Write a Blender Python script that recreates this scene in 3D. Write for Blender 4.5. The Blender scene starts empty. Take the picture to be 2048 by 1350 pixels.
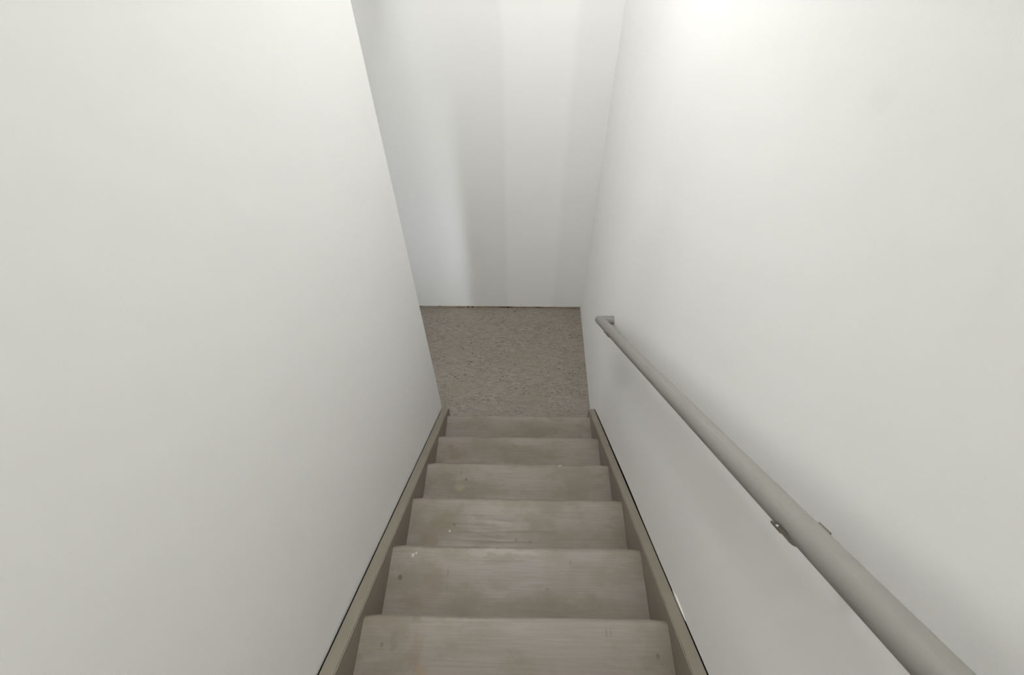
import bpy, bmesh, math, random
from mathutils import Matrix, Vector

scene = bpy.context.scene
col = scene.collection
random.seed(7)

# ------------------------------------------------------------------ sizes (metres)
EYE = 2.7234                     # camera height above the lower floor
RUN, RISE = 0.245, 0.1964
NOSE_Y = 0.2659                  # nosing of the reference tread, camera at y = 0
NOSE_Z = 6 * RISE
TL, TR = -0.4331, 0.4158         # inner faces of the stringers
SOL, SOR = -0.4712, 0.4517       # outer faces
XL, XR = -0.4765, 0.4535         # wall faces
YL, YB = 1.554, 2.5478           # end of left wall, face of back wall
UP = 14 * RISE                   # upper floor
UPC = UP + 3.4
LOC = 2.52                       # lower ceiling
YH = 1.27                        # header where the lower ceiling starts
YT = NOSE_Y - 8 * RUN            # top nosing
DW = 0.0127
SLOPE = RISE / RUN

# ------------------------------------------------------------------ helpers
def obj(name, bm, mat, parent=None, smooth=False):
    bmesh.ops.recalc_face_normals(bm, faces=bm.faces)
    me = bpy.data.meshes.new(name)
    bm.to_mesh(me); bm.free()
    if smooth:
        for p in me.polygons: p.use_smooth = True
    if mat: me.materials.append(mat)
    o = bpy.data.objects.new(name, me)
    col.objects.link(o)
    if parent is not None:
        o.parent = parent
        o.matrix_parent_inverse = Matrix.Translation(-Vector(parent.location))
    return o

def struct(name, bm, mat, parent=None):
    o = obj(name, bm, mat, parent)
    if parent is None: o['kind'] = 'structure'
    return o

def thing(name, label, cat, loc=(0, 0, 0), group=None):
    o = bpy.data.objects.new(name, None)
    col.objects.link(o); o.location = loc
    o.empty_display_size = 0.1
    o['label'] = label; o['category'] = cat
    if group: o['group'] = group
    return o

def box(bm, x0, x1, y0, y1, z0, z1):
    v = [bm.verts.new((x, y, z)) for x in (x0, x1) for y in (y0, y1) for z in (z0, z1)]
    for f in ((0, 1, 3, 2), (4, 6, 7, 5), (0, 4, 5, 1), (2, 3, 7, 6), (0, 2, 6, 4), (1, 5, 7, 3)):
        bm.faces.new([v[i] for i in f])
    return v

def prism_x(bm, pts, x0, x1):
    """polygon in (y, z) extruded along x"""
    a = [bm.verts.new((x0, y, z)) for y, z in pts]
    b = [bm.verts.new((x1, y, z)) for y, z in pts]
    n = len(pts)
    bm.faces.new(a); bm.faces.new(b[::-1])
    for i in range(n):
        bm.faces.new((a[i], a[(i + 1) % n], b[(i + 1) % n], b[i]))

def ring(bm, c, u, v, r, n):
    return [bm.verts.new(c + r * (math.cos(2 * math.pi * i / n) * u + math.sin(2 * math.pi * i / n) * v)) for i in range(n)]

def skin(bm, rings, cap=True):
    n = len(rings[0])
    for A, B in zip(rings, rings[1:]):
        for i in range(n):
            bm.faces.new((A[i], A[(i + 1) % n], B[(i + 1) % n], B[i]))
    if cap:
        bm.faces.new(rings[0][::-1]); bm.faces.new(rings[-1])

def frame(d):
    d = d.normalized()
    u = d.cross(Vector((0, 0, 1)))
    if u.length < 1e-4: u = Vector((1, 0, 0))
    u.normalize()
    return d, u, d.cross(u)

def tube(bm, pts, r, n=24):
    """round tube with mitred corners"""
    pts = [Vector(p) for p in pts]
    d0, u, v = frame(pts[1] - pts[0])
    cur = [pts[0] + r * (math.cos(2 * math.pi * i / n) * u + math.sin(2 * math.pi * i / n) * v) for i in range(n)]
    rings = [[bm.verts.new(p) for p in cur]]
    for k in range(1, len(pts)):
        d = (pts[k] - pts[k - 1]).normalized()
        if k < len(pts) - 1:
            d2 = (pts[k + 1] - pts[k]).normalized()
            nn = (d + d2).normalized()
        else:
            nn = d
        cur = [p + d * ((pts[k] - p).dot(nn) / d.dot(nn)) for p in cur]
        rings.append([bm.verts.new(p) for p in cur])
    skin(bm, rings)

def disc(bm, c, axis, r, h, n=28, bev=0.0015):
    d, u, v = frame(Vector(axis)); c = Vector(c)
    skin(bm, [ring(bm, c, u, v, r, n), ring(bm, c + d * (h - bev), u, v, r, n), ring(bm, c + d * h, u, v, r - bev, n)])

# ------------------------------------------------------------------ materials
class Mat:
    def __init__(self, name, color, rough, spec=0.5):
        self.m = bpy.data.materials.new(name); self.m.use_nodes = True
        self.nt = self.m.node_tree; self.N = self.nt.nodes; self.L = self.nt.links
        self.b = self.N['Principled BSDF']
        self.b.inputs['Roughness'].default_value = rough
        self.b.inputs['Specular IOR Level'].default_value = spec
        g = self.N.new('ShaderNodeNewGeometry'); self.pos = g.outputs['Position']
        r = self.N.new('ShaderNodeRGB'); r.outputs[0].default_value = (*color, 1); self.c = r.outputs[0]
    def map(self, scale=(1, 1, 1), loc=(0, 0, 0), src=None):
        n = self.N.new('ShaderNodeMapping')
        n.inputs['Scale'].default_value = scale; n.inputs['Location'].default_value = loc
        self.L.new(src or self.pos, n.inputs['Vector']); return n.outputs[0]
    def noise(self, vec, scale, detail=3, rough=0.55, dist=0.0):
        n = self.N.new('ShaderNodeTexNoise')
        n.inputs['Scale'].default_value = scale; n.inputs['Detail'].default_value = detail
        n.inputs['Roughness'].default_value = rough; n.inputs['Distortion'].default_value = dist
        self.L.new(vec, n.inputs['Vector']); return n.outputs['Fac']
    def ramp(self, val, a, b, lo=0.0, hi=1.0):
        n = self.N.new('ShaderNodeMapRange'); n.interpolation_type = 'SMOOTHSTEP'
        for k, x in zip(('From Min', 'From Max', 'To Min', 'To Max'), (a, b, lo, hi)): n.inputs[k].default_value = x
        self.L.new(val, n.inputs['Value']); return n.outputs[0]
    def math(self, op, a, b=None):
        n = self.N.new('ShaderNodeMath'); n.operation = op
        for i, x in enumerate((a, b)):
            if x is None: continue
            if isinstance(x, (int, float)): n.inputs[i].default_value = x
            else: self.L.new(x, n.inputs[i])
        return n.outputs[0]
    def sep(self, src=None):
        n = self.N.new('ShaderNodeSeparateXYZ'); self.L.new(src or self.pos, n.inputs[0]); return n.outputs
    def mix(self, fac, color):
        n = self.N.new('ShaderNodeMix'); n.data_type = 'RGBA'
        if isinstance(fac, (int, float)): n.inputs[0].default_value = fac
        else: self.L.new(fac, n.inputs[0])
        self.L.new(self.c, n.inputs[6]); n.inputs[7].default_value = (*color, 1)
        self.c = n.outputs[2]
    def blob(self, c, r, color, amount, soft=0.5, wob=None):
        """a mark with its own place: ellipsoid centre c, radii r"""
        n = self.N.new('ShaderNodeVectorMath'); n.operation = 'SUBTRACT'
        self.L.new(wob or self.pos, n.inputs[0]); n.inputs[1].default_value = c
        s = self.N.new('ShaderNodeVectorMath'); s.operation = 'DIVIDE'
        self.L.new(n.outputs[0], s.inputs[0]); s.inputs[1].default_value = r
        l = self.N.new('ShaderNodeVectorMath'); l.operation = 'LENGTH'; self.L.new(s.outputs[0], l.inputs[0])
        self.mix(self.ramp(l.outputs['Value'], 1.0 - soft, 1.0 + soft, amount, 0.0), color)
    def wobble(self, scale, amp):
        n = self.N.new('ShaderNodeTexNoise'); n.inputs['Scale'].default_value = scale; n.inputs['Detail'].default_value = 3
        self.L.new(self.pos, n.inputs['Vector'])
        m = self.N.new('ShaderNodeVectorMath'); m.operation = 'MULTIPLY_ADD'
        self.L.new(n.outputs['Color'], m.inputs[0]); m.inputs[1].default_value = (amp,) * 3
        a = self.N.new('ShaderNodeVectorMath'); a.operation = 'ADD'; self.L.new(self.pos, a.inputs[0]); a.inputs[1].default_value = (-amp / 2,) * 3
        self.L.new(a.outputs[0], m.inputs[2]); return m.outputs[0]
    def bump(self, h, strength, dist):
        n = self.N.new('ShaderNodeBump'); n.inputs['Strength'].default_value = strength; n.inputs['Distance'].default_value = dist
        self.L.new(h, n.inputs['Height']); self.L.new(n.outputs[0], self.b.inputs['Normal'])
    def rough(self, sock): self.L.new(sock, self.b.inputs['Roughness'])
    def done(self):
        self.L.new(self.c, self.b.inputs['Base Color']); return self.m

WALL = (0.84, 0.838, 0.828)
def wall_paint(name, extra=None):
    m = Mat(name, WALL, 0.6, 0.35)
    m.mix(m.ramp(m.noise(m.pos, 1.7, 3), 0.3, 0.7, 0.0, 0.5), (0.825, 0.823, 0.812))
    if extra: extra(m)
    m.bump(m.noise(m.pos, 260, 4, 0.6), 0.12, 0.0012)
    return m.done()

def right_marks(m):
    w = m.wobble(30, 0.03)
    for c, r, a in RIGHT_MARKS: m.blob(c, r, (0.60, 0.60, 0.59), a, 0.6, w)
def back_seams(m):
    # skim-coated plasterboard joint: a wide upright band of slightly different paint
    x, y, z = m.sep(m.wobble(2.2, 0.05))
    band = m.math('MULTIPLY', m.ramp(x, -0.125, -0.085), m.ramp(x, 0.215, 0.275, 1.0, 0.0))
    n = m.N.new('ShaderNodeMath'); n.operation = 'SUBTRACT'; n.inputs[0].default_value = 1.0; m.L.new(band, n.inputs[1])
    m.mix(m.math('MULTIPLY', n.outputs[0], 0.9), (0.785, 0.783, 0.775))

RIGHT_MARKS = [((XR, 0.63, EYE - 0.28), (0.03, 0.022, 0.018), 0.10),
               ((XR, 0.25, EYE - 0.33), (0.03, 0.02, 0.03), 0.10),
               ((XR, 0.33, EYE - 0.30), (0.03, 0.03, 0.05), 0.07)]
M = {}
M['wall'] = wall_paint('white_wall_paint')
M['wall_right'] = wall_paint('white_wall_paint_scuffed', right_marks)
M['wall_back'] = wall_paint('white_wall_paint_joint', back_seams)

m = Mat('cavity_shade_black', (0.03, 0.025, 0.02), 0.9); M['dark'] = m.done()  # near-black colour stands in for the shade inside the wall cavity

TREAD = (0.262, 0.226, 0.198)
def tread_paint(name, marks):
    m = Mat(name, TREAD, 0.42, 0.45)
    w = m.wobble(22, 0.07)
    m.mix(m.ramp(m.noise(m.map((4.5, 9, 9)), 1.0, 6, 0.65), 0.42, 0.62, 0.0, 0.75), (0.186, 0.160, 0.114))
    m.mix(m.ramp(m.noise(m.map((2.6, 6, 6), (3, 1, 7)), 1.0, 3), 0.52, 0.75, 0.0, 0.6), (0.285, 0.243, 0.230))
    grain = m.noise(m.map((6, 170, 170)), 1.0, 4, 0.6)
    m.mix(m.ramp(grain, 0.35, 0.65, 0.0, 0.30), (0.172, 0.149, 0.128))
    speck = m.noise(m.map((30, 60, 60)), 3.0, 2)
    m.mix(m.ramp(speck, 0.74, 0.80, 0.0, 0.45), (0.17, 0.14, 0.11))
    if marks:
        for c, r, colr, a, s in TREAD_MARKS: m.blob(c, r, colr, a, s, w if s > 0.4 else None)
    m.rough(m.ramp(grain, 0.3, 0.7, 0.34, 0.52))
    m.bump(grain, 0.25, 0.0008)
    return m.done()
def tp(k, x, back, r, colr, a, s=0.5):   # mark on tread k, `back` metres behind its nosing
    return ((x, NOSE_Y + k * RUN - back, NOSE_Z - k * RISE), (r[0], r[1], 0.03), colr, a, s)
RUST = (0.185, 0.125, 0.075); OLIVE = (0.15, 0.13, 0.08); INK = (0.08, 0.06, 0.05); PALE = (0.62, 0.60, 0.58)
TREAD_MARKS = []
M['rail'] = None

def build_marks():
    T = TREAD_MARKS
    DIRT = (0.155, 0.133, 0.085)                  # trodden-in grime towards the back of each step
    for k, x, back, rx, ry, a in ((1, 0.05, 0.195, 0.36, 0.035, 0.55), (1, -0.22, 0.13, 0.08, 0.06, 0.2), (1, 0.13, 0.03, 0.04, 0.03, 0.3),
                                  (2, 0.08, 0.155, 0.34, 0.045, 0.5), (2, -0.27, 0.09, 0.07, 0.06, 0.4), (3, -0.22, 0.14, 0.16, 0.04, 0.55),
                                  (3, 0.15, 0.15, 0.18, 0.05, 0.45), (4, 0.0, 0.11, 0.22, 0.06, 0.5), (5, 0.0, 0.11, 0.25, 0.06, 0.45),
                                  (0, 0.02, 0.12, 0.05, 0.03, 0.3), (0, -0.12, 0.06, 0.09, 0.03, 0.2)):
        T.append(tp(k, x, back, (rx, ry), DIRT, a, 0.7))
    T += [tp(0, -0.275, 0.095, (0.022, 0.04), RUST, 0.42), tp(0, -0.255, 0.135, (0.014, 0.012), (0.30, 0.19, 0.10), 0.3),
          tp(0, -0.335, 0.065, (0.012, 0.02), OLIVE, 0.35), tp(0, -0.37, 0.075, (0.004, 0.006), INK, 0.5, 0.3),
          tp(0, 0.243, 0.035, (0.003, 0.014), OLIVE, 0.5, 0.3), tp(0, 0.255, 0.035, (0.0025, 0.012), OLIVE, 0.5, 0.3),
          tp(0, 0.375, 0.088, (0.005, 0.007), INK, 0.5, 0.3), tp(0, -0.28, 0.012, (0.012, 0.01), OLIVE, 0.5),
          tp(1, -0.392, 0.105, (0.007, 0.008), INK, 0.75, 0.35), tp(1, -0.28, 0.12, (0.035, 0.045), RUST, 0.28), tp(1, -0.36, 0.035, (0.005, 0.006), PALE, 0.5, 0.35),
          tp(1, -0.35, 0.028, (0.003, 0.004), PALE, 0.5, 0.35), tp(1, -0.235, 0.09, (0.0035, 0.014), RUST, 0.6, 0.3),
          tp(1, 0.175, 0.05, (0.003, 0.01), OLIVE, 0.5, 0.3), tp(1, 0.10, 0.14, (0.01, 0.008), OLIVE, 0.5),
          tp(1, -0.34, 0.175, (0.05, 0.025), RUST, 0.25), tp(1, -0.05, 0.02, (0.12, 0.012), PALE, 0.12),
          tp(2, -0.255, 0.11, (0.0045, 0.005), INK, 0.8, 0.3), tp(2, -0.30, 0.10, (0.05, 0.05), (0.17, 0.14, 0.08), 0.5), tp(2, -0.24, 0.045, (0.02, 0.02), OLIVE, 0.4),
          tp(2, -0.27, 0.135, (0.004, 0.005), PALE, 0.5, 0.3), tp(2, -0.34, 0.165, (0.04, 0.02), RUST, 0.5), tp(2, -0.01, 0.165, (0.005, 0.006), INK, 0.5, 0.3),
          tp(2, 0.045, 0.17, (0.006, 0.006), INK, 0.5, 0.3), tp(2, 0.04, 0.14, (0.03, 0.04), OLIVE, 0.35),
          tp(3, -0.245, 0.085, (0.006, 0.007), INK, 0.6, 0.3), tp(3, -0.27, 0.055, (0.006, 0.012), OLIVE, 0.6, 0.4), tp(3, -0.27, 0.12, (0.03, 0.018), (0.30, 0.265, 0.17), 0.5),
          tp(3, -0.34, 0.09, (0.05, 0.03), OLIVE, 0.4), tp(3, 0.18, 0.12, (0.008, 0.008), OLIVE, 0.5), tp(3, 0.19, 0.004, (0.012, 0.006), PALE, 0.5),
          tp(4, -0.32, 0.11, (0.05, 0.03), RUST, 0.4), tp(4, -0.36, 0.07, (0.012, 0.02), RUST, 0.4),
          tp(5, -0.33, 0.15, (0.04, 0.02), RUST, 0.35), tp(5, 0.35, 0.14, (0.02, 0.02), OLIVE, 0.4)]
build_marks()
M['tread'] = tread_paint('worn_taupe_tread_paint', True)
m = Mat('taupe_stringer_paint', (0.245, 0.216, 0.175), 0.5)
g = m.noise(m.map((60, 9, 9)), 1.0, 4)
m.mix(m.ramp(g, 0.35, 0.65, 0.0, 0.35), (0.20, 0.174, 0.14)); m.bump(g, 0.2, 0.0006)
M['stringer'] = m.done()

m = Mat('satin_grey_rail_paint', (0.25, 0.242, 0.222), 0.5, 0.4)
m.bump(m.noise(m.pos, 320, 2), 0.05, 0.0005); M['rail'] = m.done()
m = Mat('dull_bracket_steel', (0.22, 0.20, 0.17), 0.35); m.b.inputs['Metallic'].default_value = 0.7; M['bracket'] = m.done()
m = Mat('bright_screw_steel', (0.55, 0.54, 0.52), 0.25); m.b.inputs['Metallic'].default_value = 1.0; M['screw'] = m.done()

# lower floor: taupe sheet with short brushed fibres, dirt and specks
m = Mat('speckled_taupe_floor', (0.262, 0.229, 0.197), 0.5, 0.4)
wv = m.wobble(9, 0.05)
fib = m.noise(m.map((20, 75, 60), src=wv), 1.0, 7, 0.72, 0.8)
m.mix(m.ramp(fib, 0.38, 0.66, 0.0, 0.85), (0.150, 0.130, 0.106))
m.mix(m.ramp(m.noise(m.map((3.4, 4.5, 1)), 1.0, 5, 0.65), 0.42, 0.66, 0.0, 0.6), (0.205, 0.188, 0.145))
m.mix(m.ramp(m.noise(m.map((1.3, 2.2, 1), (4, 2, 0)), 1.0, 3), 0.50, 0.72, 0.0, 0.45), (0.27, 0.235, 0.213))
clump = m.ramp(m.noise(m.map((5, 8, 1), (1, 5, 0)), 1.0, 2), 0.38, 0.62, 0.25, 1.0)
m.mix(m.math('MULTIPLY', clump, m.ramp(m.noise(m.map((34, 60, 20), (5, 2, 0)), 1.6, 2, 0.5), 0.625, 0.67, 0.0, 0.95)), (0.055, 0.045, 0.036))
m.mix(m.math('MULTIPLY', clump, m.ramp(m.noise(m.map((14, 36, 20), (9, 4, 0)), 1.6, 3, 0.6), 0.60, 0.67, 0.0, 0.7)), (0.085, 0.072, 0.058))
m.mix(m.ramp(m.noise(m.map((50, 120, 20), (2, 8, 0)), 1.0, 3, 0.5), 0.60, 0.74, 0.0, 0.4), (0.34, 0.31, 0.28))
m.bump(fib, 0.25, 0.0015); M['floor'] = m.done()

m = Mat('raw_sill_wood', (0.42, 0.33, 0.22), 0.8)
m.mix(m.ramp(m.noise(m.map((9, 1, 60)), 1.0, 4, 0.6), 0.45, 0.6, 0.0, 0.9), (0.13, 0.09, 0.055))
m.mix(m.ramp(m.noise(m.map((5, 1, 1), (2.3, 0, 0)), 1.0, 2), 0.55, 0.62, 0.0, 0.8), (0.5, 0.47, 0.43))
for x in (-0.4075, -0.372, -0.098): m.blob((x, YB + 0.02, 0.012), (0.006, 0.2, 0.2), (0.015, 0.01, 0.008), 0.95, 0.25)
M['sill'] = m.done()
m = Mat('white_caulk', (0.86, 0.85, 0.82), 0.4); M['caulk'] = m.done()
m = Mat('upper_floor_boards', (0.33, 0.29, 0.25), 0.5)
m.mix(m.ramp(m.noise(m.map((40, 3, 1)), 1.0, 4), 0.4, 0.65, 0.0, 0.5), (0.25, 0.21, 0.17)); M['upfloor'] = m.done()

# ------------------------------------------------------------------ the setting
def zs(y): return NOSE_Z + 0.0319 - SLOPE * (y - NOSE_Y)      # top edge of the stringers

bm = bmesh.new(); box(bm, -3.4, 1.2, -3.2, 3.2, -0.12, 0.0)
struct('floor', bm, M['floor'])

def sight(y, xs, xw):
    """point on the wall seen just past the stringer's outer top edge (for the slit under the plasterboard)"""
    z = zs(y); t = xw / xs
    return y * t, EYE + (z - EYE) * t

# right wall: plasterboard that stops just short of the stringer and of the floor
END = 1.545
pts = [(YB + 0.2, UPC), (YB + 0.2, 0.004), (END + 0.012, 0.004), (END + 0.012, zs(END) - 0.01)]
prof = [(END, 0.004), (1.47, 0.003), (1.45, 0.007), (1.30, 0.0085), (1.10, 0.008), (0.98, 0.010), (0.86, 0.011), (0.72, 0.008), (0.62, 0.003), (0.45, 0.001), (0.335, 0.001), (0.2, 0.0015), (0.0, 0.002), (-1.0, 0.003), (YT, 0.003)]
for y, gp in prof: pts.append((y, zs(y) + gp))
pts += [(YT - 0.05, UP - 0.002), (-5.6, UP - 0.002), (-5.6, UPC)]
bm = bmesh.new(); prism_x(bm, pts, XR, XR + DW)
wr = struct('wall_right', bm, M['wall_right'])
bm = bmesh.new(); box(bm, XR + 0.10, XR + 0.16, -5.6, 3.2, 0.0, UPC); obj('dark_backing_board', bm, M['dark'], wr)  # unseen board added to keep the slit under the plasterboard dark
bm = bmesh.new()                                   # dab of caulk at the wall's lower edge
p = []
for y in (0.345, 0.325, 0.30, 0.275, 0.255): p.append((y, zs(y)))
for (y, z), wz, th in zip(p, (0.004, 0.014, 0.013, 0.008, 0.002), (0.001, 0.003, 0.003, 0.002, 0.001)):
    pass
sec = []
for (y, z), wz, th in zip(p, (0.003, 0.013, 0.012, 0.008, 0.002), (0.001, 0.003, 0.003, 0.002, 0.001)):
    sec.append([bm.verts.new((XR + 0.001, y, z)), bm.verts.new((XR - th, y, z + 0.001)), bm.verts.new((XR - th * 0.8, y, z + wz)), bm.verts.new((XR + 0.001, y, z + wz + 0.001))])
skin(bm, sec); c = obj('caulk_dab', bm, M['caulk'], wr, True); c['label'] = 'white caulk dab above the stringer'

# left wall
prof = [(1.53, 0.004), (1.20, 0.0035), (0.90, 0.0035), (0.86, 0.006), (0.62, 0.006), (0.58, 0.004), (0.46, 0.006), (0.3, 0.005), (0.1, 0.005), (-0.2, 0.005)]
q = []
for y, gp in prof:
    yy, zz = sight(y, SOL, XL); q.append((yy, zz + gp))
y0_, z0_ = q[-1]; q.append((YT, z0_ + SLOPE * (y0_ - YT)))
pts = [(YL, UPC), (YL, q[0][1])] + q + [(YT - 0.05, UP - 0.002), (-5.6, UP - 0.002), (-5.6, UPC)]
bm = bmesh.new(); prism_x(bm, pts, XL - DW, XL)
wl = struct('wall_left', bm, M['wall'])
bm = bmesh.new(); box(bm, XL - 0.115, XL - 0.10, -5.6, YL - 0.013, 0.0, UPC); obj('dark_backing_board', bm, M['dark'], wl)  # added backing that blacks out the slit on this side
bm = bmesh.new(); box(bm, XL - 0.128, XL - DW, YL - 0.0127, YL, 0.004, LOC); obj('wall_end', bm, M['wall'], wl)
bm = bmesh.new(); box(bm, XL - 0.128, XL - 0.115, -3.2, YL - 0.0127, 0.004, LOC); obj('far_face', bm, M['wall'], wl)

# back wall, stopping short of the floor over a rough wooden sill
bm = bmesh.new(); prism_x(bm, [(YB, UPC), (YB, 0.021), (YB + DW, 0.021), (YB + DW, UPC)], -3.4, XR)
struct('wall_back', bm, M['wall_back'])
bm = bmesh.new(); box(bm, -3.4, XR, YB + 0.006, YB + 0.09, 0.0, 0.038)
for v in bm.verts: pass
struct('trim_1', bm, M['sill'])

# rest of the shell, out of frame
bm = bmesh.new(); box(bm, -3.4, XL - 0.128, -3.2, 3.2, LOC, LOC + 0.1)
struct('ceiling_hall', bm, M['wall'])
bm = bmesh.new(); box(bm, XL - 0.128, XL, YL, YB, LOC, UPC); obj('opening_header', bm, M['wall'], wl)
bm = bmesh.new(); box(bm, XL - 0.2, XR + 0.2, -5.8, 3.2, UPC, UPC + 0.1); struct('ceiling', bm, M['wall'])
bm = bmesh.new(); box(bm, XL - 0.2, XR + 0.2, -5.8, -5.6, 0, UPC); struct('wall_front', bm, M['wall'])
bm = bmesh.new(); box(bm, XL, XR, -5.6, YT - 0.03, UP - 0.25, UP); struct('floor_upper', bm, M['upfloor'])
bm = bmesh.new(); box(bm, -3.5, -3.4, -3.2, 3.2, 0, LOC); struct('wall_far_left', bm, M['wall'])
bm = bmesh.new(); box(bm, -3.4, XL - 0.128, -3.3, -3.2, 0, LOC); struct('wall_near_left', bm, M['wall'])

# ------------------------------------------------------------------ staircase
st = thing('staircase', 'straight flight of worn taupe painted wooden steps between white walls', 'stairs', (0, 1.49, 0))
TH = 0.032; NOSE = 0.024
def tread_bm():
    bm = bmesh.new()
    pr = []
    r1, r2 = 0.015, 0.012
    for i in range(7):
        a = math.pi / 2 * i / 6; pr.append((-r1 + r1 * math.sin(a), -r1 + r1 * math.cos(a)))
    for i in range(5):
        a = math.pi / 2 * i / 4; pr.append((-r2 + r2 * math.cos(a), -TH + r2 - r2 * math.sin(a)))
    pr += [(-RUN - NOSE + 0.001, -TH), (-RUN - NOSE + 0.001, 0.0)]
    nx = 24; secs = []
    rr = random.Random(3)
    for j in range(nx + 1):
        x = TL + 0.0005 + (TR - TL - 0.001) * j / nx
        w = 0.0008 * (rr.random() - 0.5)
        e = 0.004 if j in (0, nx) else 0.0
        secs.append([bm.verts.new((x, y + (w - e if y > -0.02 else 0), z)) for y, z in pr])
    skin(bm, secs)
    return bm
me_t = None
for i in range(13):
    k = 5 - i
    loc = Vector((0, NOSE_Y + k * RUN, NOSE_Z - k * RISE))
    if me_t is None:
        t = obj('tread', tread_bm(), M['tread'], st); me_t = t
        for p in t.data.polygons: p.use_smooth = True
        t.data.set_sharp_from_angle(angle=math.radians(40))
    else:
        t = me_t.copy(); col.objects.link(t)
    t.location = loc
for i in range(14):
    k = 5 - i
    yb = NOSE_Y + k * RUN - NOSE; zt = NOSE_Z - k * RISE - TH
    zb = max(0.0, zt - RISE + TH)
    if k == -8: zt += 0.0
    bm = bmesh.new(); box(bm, TL + 0.0005, TR - 0.0005, yb - 0.018, yb, zb, zt)
    obj('riser', bm, M['tread'], st)
def stringer(x0, x1):
    bm = bmesh.new()
    dep = 0.36
    pr = [(END, zs(END)), (END, 0.0), (END - 0.28, 0.0), (YT - 0.03, zs(YT) - dep - 0.04), (YT - 0.03, zs(YT - 0.03))]
    prism_x(bm, pr, x0, x1)
    bmesh.ops.bevel(bm, geom=[e for e in bm.edges if abs(e.verts[0].co.x - e.verts[1].co.x) < 1e-6 and e.verts[0].co.z - zs(e.verts[0].co.y) > -0.001 and e.verts[1].co.z - zs(e.verts[1].co.y) > -0.001],
                    offset=0.003, segments=2, affect='EDGES')
    return bm
s1 = obj('stringer', stringer(SOL, TL), M['stringer'], st)
s2 = obj('stringer', stringer(TR, SOR), M['stringer'], st)

# ------------------------------------------------------------------ handrail
RX, RZ, RR, RS = 0.3868, EYE - 0.4967, 0.0214, 0.8049
def rp(y): return Vector((RX, y, RZ - RS * y))
yend = 1.6033
hr = thing('handrail', 'grey painted round steel handrail fixed along the white right wall', 'handrail', (XR, yend, rp(yend).z))
bm = bmesh.new()
e0, e1 = rp(yend - 0.02), rp(-1.75)
tube(bm, [(XR - 0.001, e1.y, e1.z), e1, e0, (XR - 0.001, e0.y, e0.z)], RR, 48)
o = obj('rail', bm, M['rail'], hr, True); o.data.set_sharp_from_angle(angle=math.radians(35))
d = Vector((0, 1, -RS)).normalized(); up = Vector((0, RS, 1)).normalized(); X = Vector((1, 0, 0))
def bracket(y):
    c = rp(y)
    bm = bmesh.new()                               # cradle strap hugging the underside, with turned-out ears
    prof = []
    ro, ri, hw = RR + 0.0035, RR + 0.0003, 0.013
    A = [math.radians(a) for a in range(-172, -7, 12)]
    outer = [(ro * math.cos(a), ro * math.sin(a)) for a in A]
    inner = [(ri * math.cos(a), ri * math.sin(a)) for a in A]
    loop = outer + [(ro + 0.012, outer[-1][1] + 0.002), (ro + 0.012, outer[-1][1] + 0.0055)] + inner[::-1] + [(-ro - 0.007, outer[0][1] + 0.0035), (-ro - 0.007, outer[0][1])]
    rings = [[bm.verts.new(c + X * a + up * b + d * s) for a, b in loop] for s in (-hw, hw)]
    skin(bm, rings)
    br = obj('bracket', bm, M['bracket'], hr)
    bm = bmesh.new()                               # arm bending back to the wall
    p0 = c - up * (RR + 0.002)
    z = p0.z
    tube(bm, [c + X * 0.004 - up * (RR + 0.001), c + X * 0.016 - up * 0.037, c + X * 0.034 - up * 0.056, c + X * 0.050 - up * 0.064, Vector((XR - 0.003, c.y - up.y * 0.066, c.z - up.z * 0.066))], 0.006, 16)
    obj('arm', bm, M['bracket'], br, True)
    bm = bmesh.new(); disc(bm, Vector((XR, c.y - up.y * 0.066, c.z - up.z * 0.066)), (-1, 0, 0), 0.024, 0.005); obj('wall_plate', bm, M['bracket'], br)
    for s in (-1, 1):
        bm = bmesh.new(); disc(bm, c + X * s * (ro + 0.0042) + up * (outer[0][1] + 0.003), up, 0.0026, 0.002, 14, 0.0008); obj('screw', bm, M['screw'], br)
for y in (0.234, 1.345): bracket(y)

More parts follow.
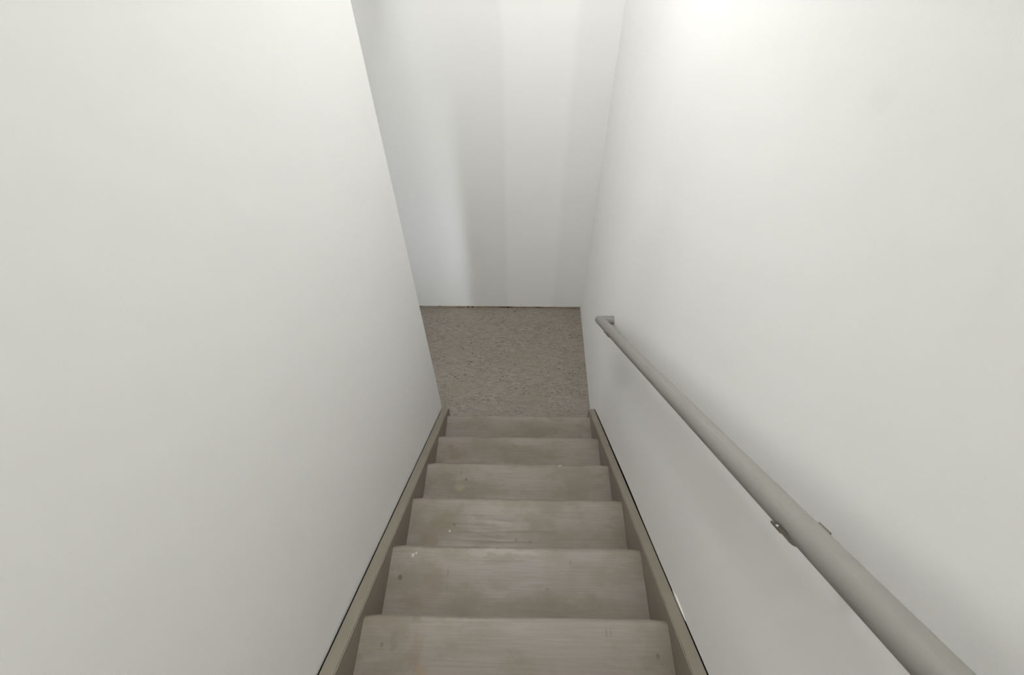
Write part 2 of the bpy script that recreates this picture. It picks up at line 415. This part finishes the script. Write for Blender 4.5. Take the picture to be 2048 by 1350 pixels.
# ------------------------------------------------------------------ lights of the place, and added fill lights
def light(name, kind, loc, energy, color, rot=None, **kw):
    l = bpy.data.lights.new(name, kind); l.energy = energy; l.color = color
    for k, v in kw.items(): setattr(l, k, v)
    o = bpy.data.objects.new(name, l); col.objects.link(o); o.location = loc
    if rot: o.rotation_euler = rot
    return o
WARM = (0.985, 0.995, 0.975); DAY = (0.86, 0.93, 1.0)
light('landing_wall_light', 'SPOT', (-0.24, 1.62, EYE + 0.6), 37, WARM, shadow_soft_size=0.08, spot_size=math.radians(140), spot_blend=0.6)
light('landing_bulb', 'POINT', (0.28, 1.5, EYE - 0.22), 0.5, WARM, shadow_soft_size=0.05)
light('left_wall_fill_light', 'POINT', (0.33, 1.64, EYE + 1.19), 15, WARM, shadow_soft_size=0.09)  # unseen fill, added to brighten the left wall
light('stairwell_fill_light', 'AREA', (0.0, -0.2, UPC - 0.06), 17, WARM, shape='DISK', size=0.4)  # overhead fill added to even out the upper walls, no fitting known
light('upstairs_pendant_light', 'POINT', (0.0, -3.75, EYE + 2.37), 100, WARM, shadow_soft_size=0.2)
light('hall_fill_light', 'AREA', (-1.8, 1.8, LOC - 0.06), 13, WARM, shape='DISK', size=0.4)  # ambient fill added in the side hall, source unseen
light('hall_low_fill_light', 'POINT', (-1.1, 2.1, EYE - 0.6), 3.5, WARM, shadow_soft_size=0.15)  # extra low fill with no known source, lifts the back wall
light('hall_window_light', 'AREA', (-1.08, -0.55, 0.6), 1.4, DAY, (math.radians(90), 0, math.radians(-13)), shape='RECTANGLE', size=0.2, size_y=0.6, spread=math.radians(45))

w = bpy.data.worlds.new('World'); scene.world = w; w.use_nodes = True
w.node_tree.nodes['Background'].inputs[0].default_value = (0.5, 0.5, 0.5, 1)
w.node_tree.nodes['Background'].inputs[1].default_value = 0.0

# ------------------------------------------------------------------ camera
cam = bpy.data.cameras.new('camera'); co = bpy.data.objects.new('camera', cam); col.objects.link(co)
rt = Vector((0.999795, 0.018685, -0.007771)); upv = Vector((-0.009426, 0.769811, 0.638202)); fw = Vector((-0.017907, 0.637998, -0.76983))
co.matrix_world = Matrix(((rt.x, upv.x, -fw.x, 0), (rt.y, upv.y, -fw.y, 0), (rt.z, upv.z, -fw.z, EYE), (0, 0, 0, 1)))
cam.sensor_fit = 'HORIZONTAL'; cam.sensor_width = 36.0; cam.lens = 36.0 * 968.751 / 2048
cam.clip_start = 0.01
scene.camera = co

scene.view_settings.view_transform = 'Standard'
scene.view_settings.look = 'None'
scene.view_settings.exposure = 0.01
scene.view_settings.gamma = 1.0
scene.view_settings.use_curve_mapping = False
scene.cycles.use_light_tree = False
scene.cycles.max_bounces = 12
scene.cycles.diffuse_bounces = 10
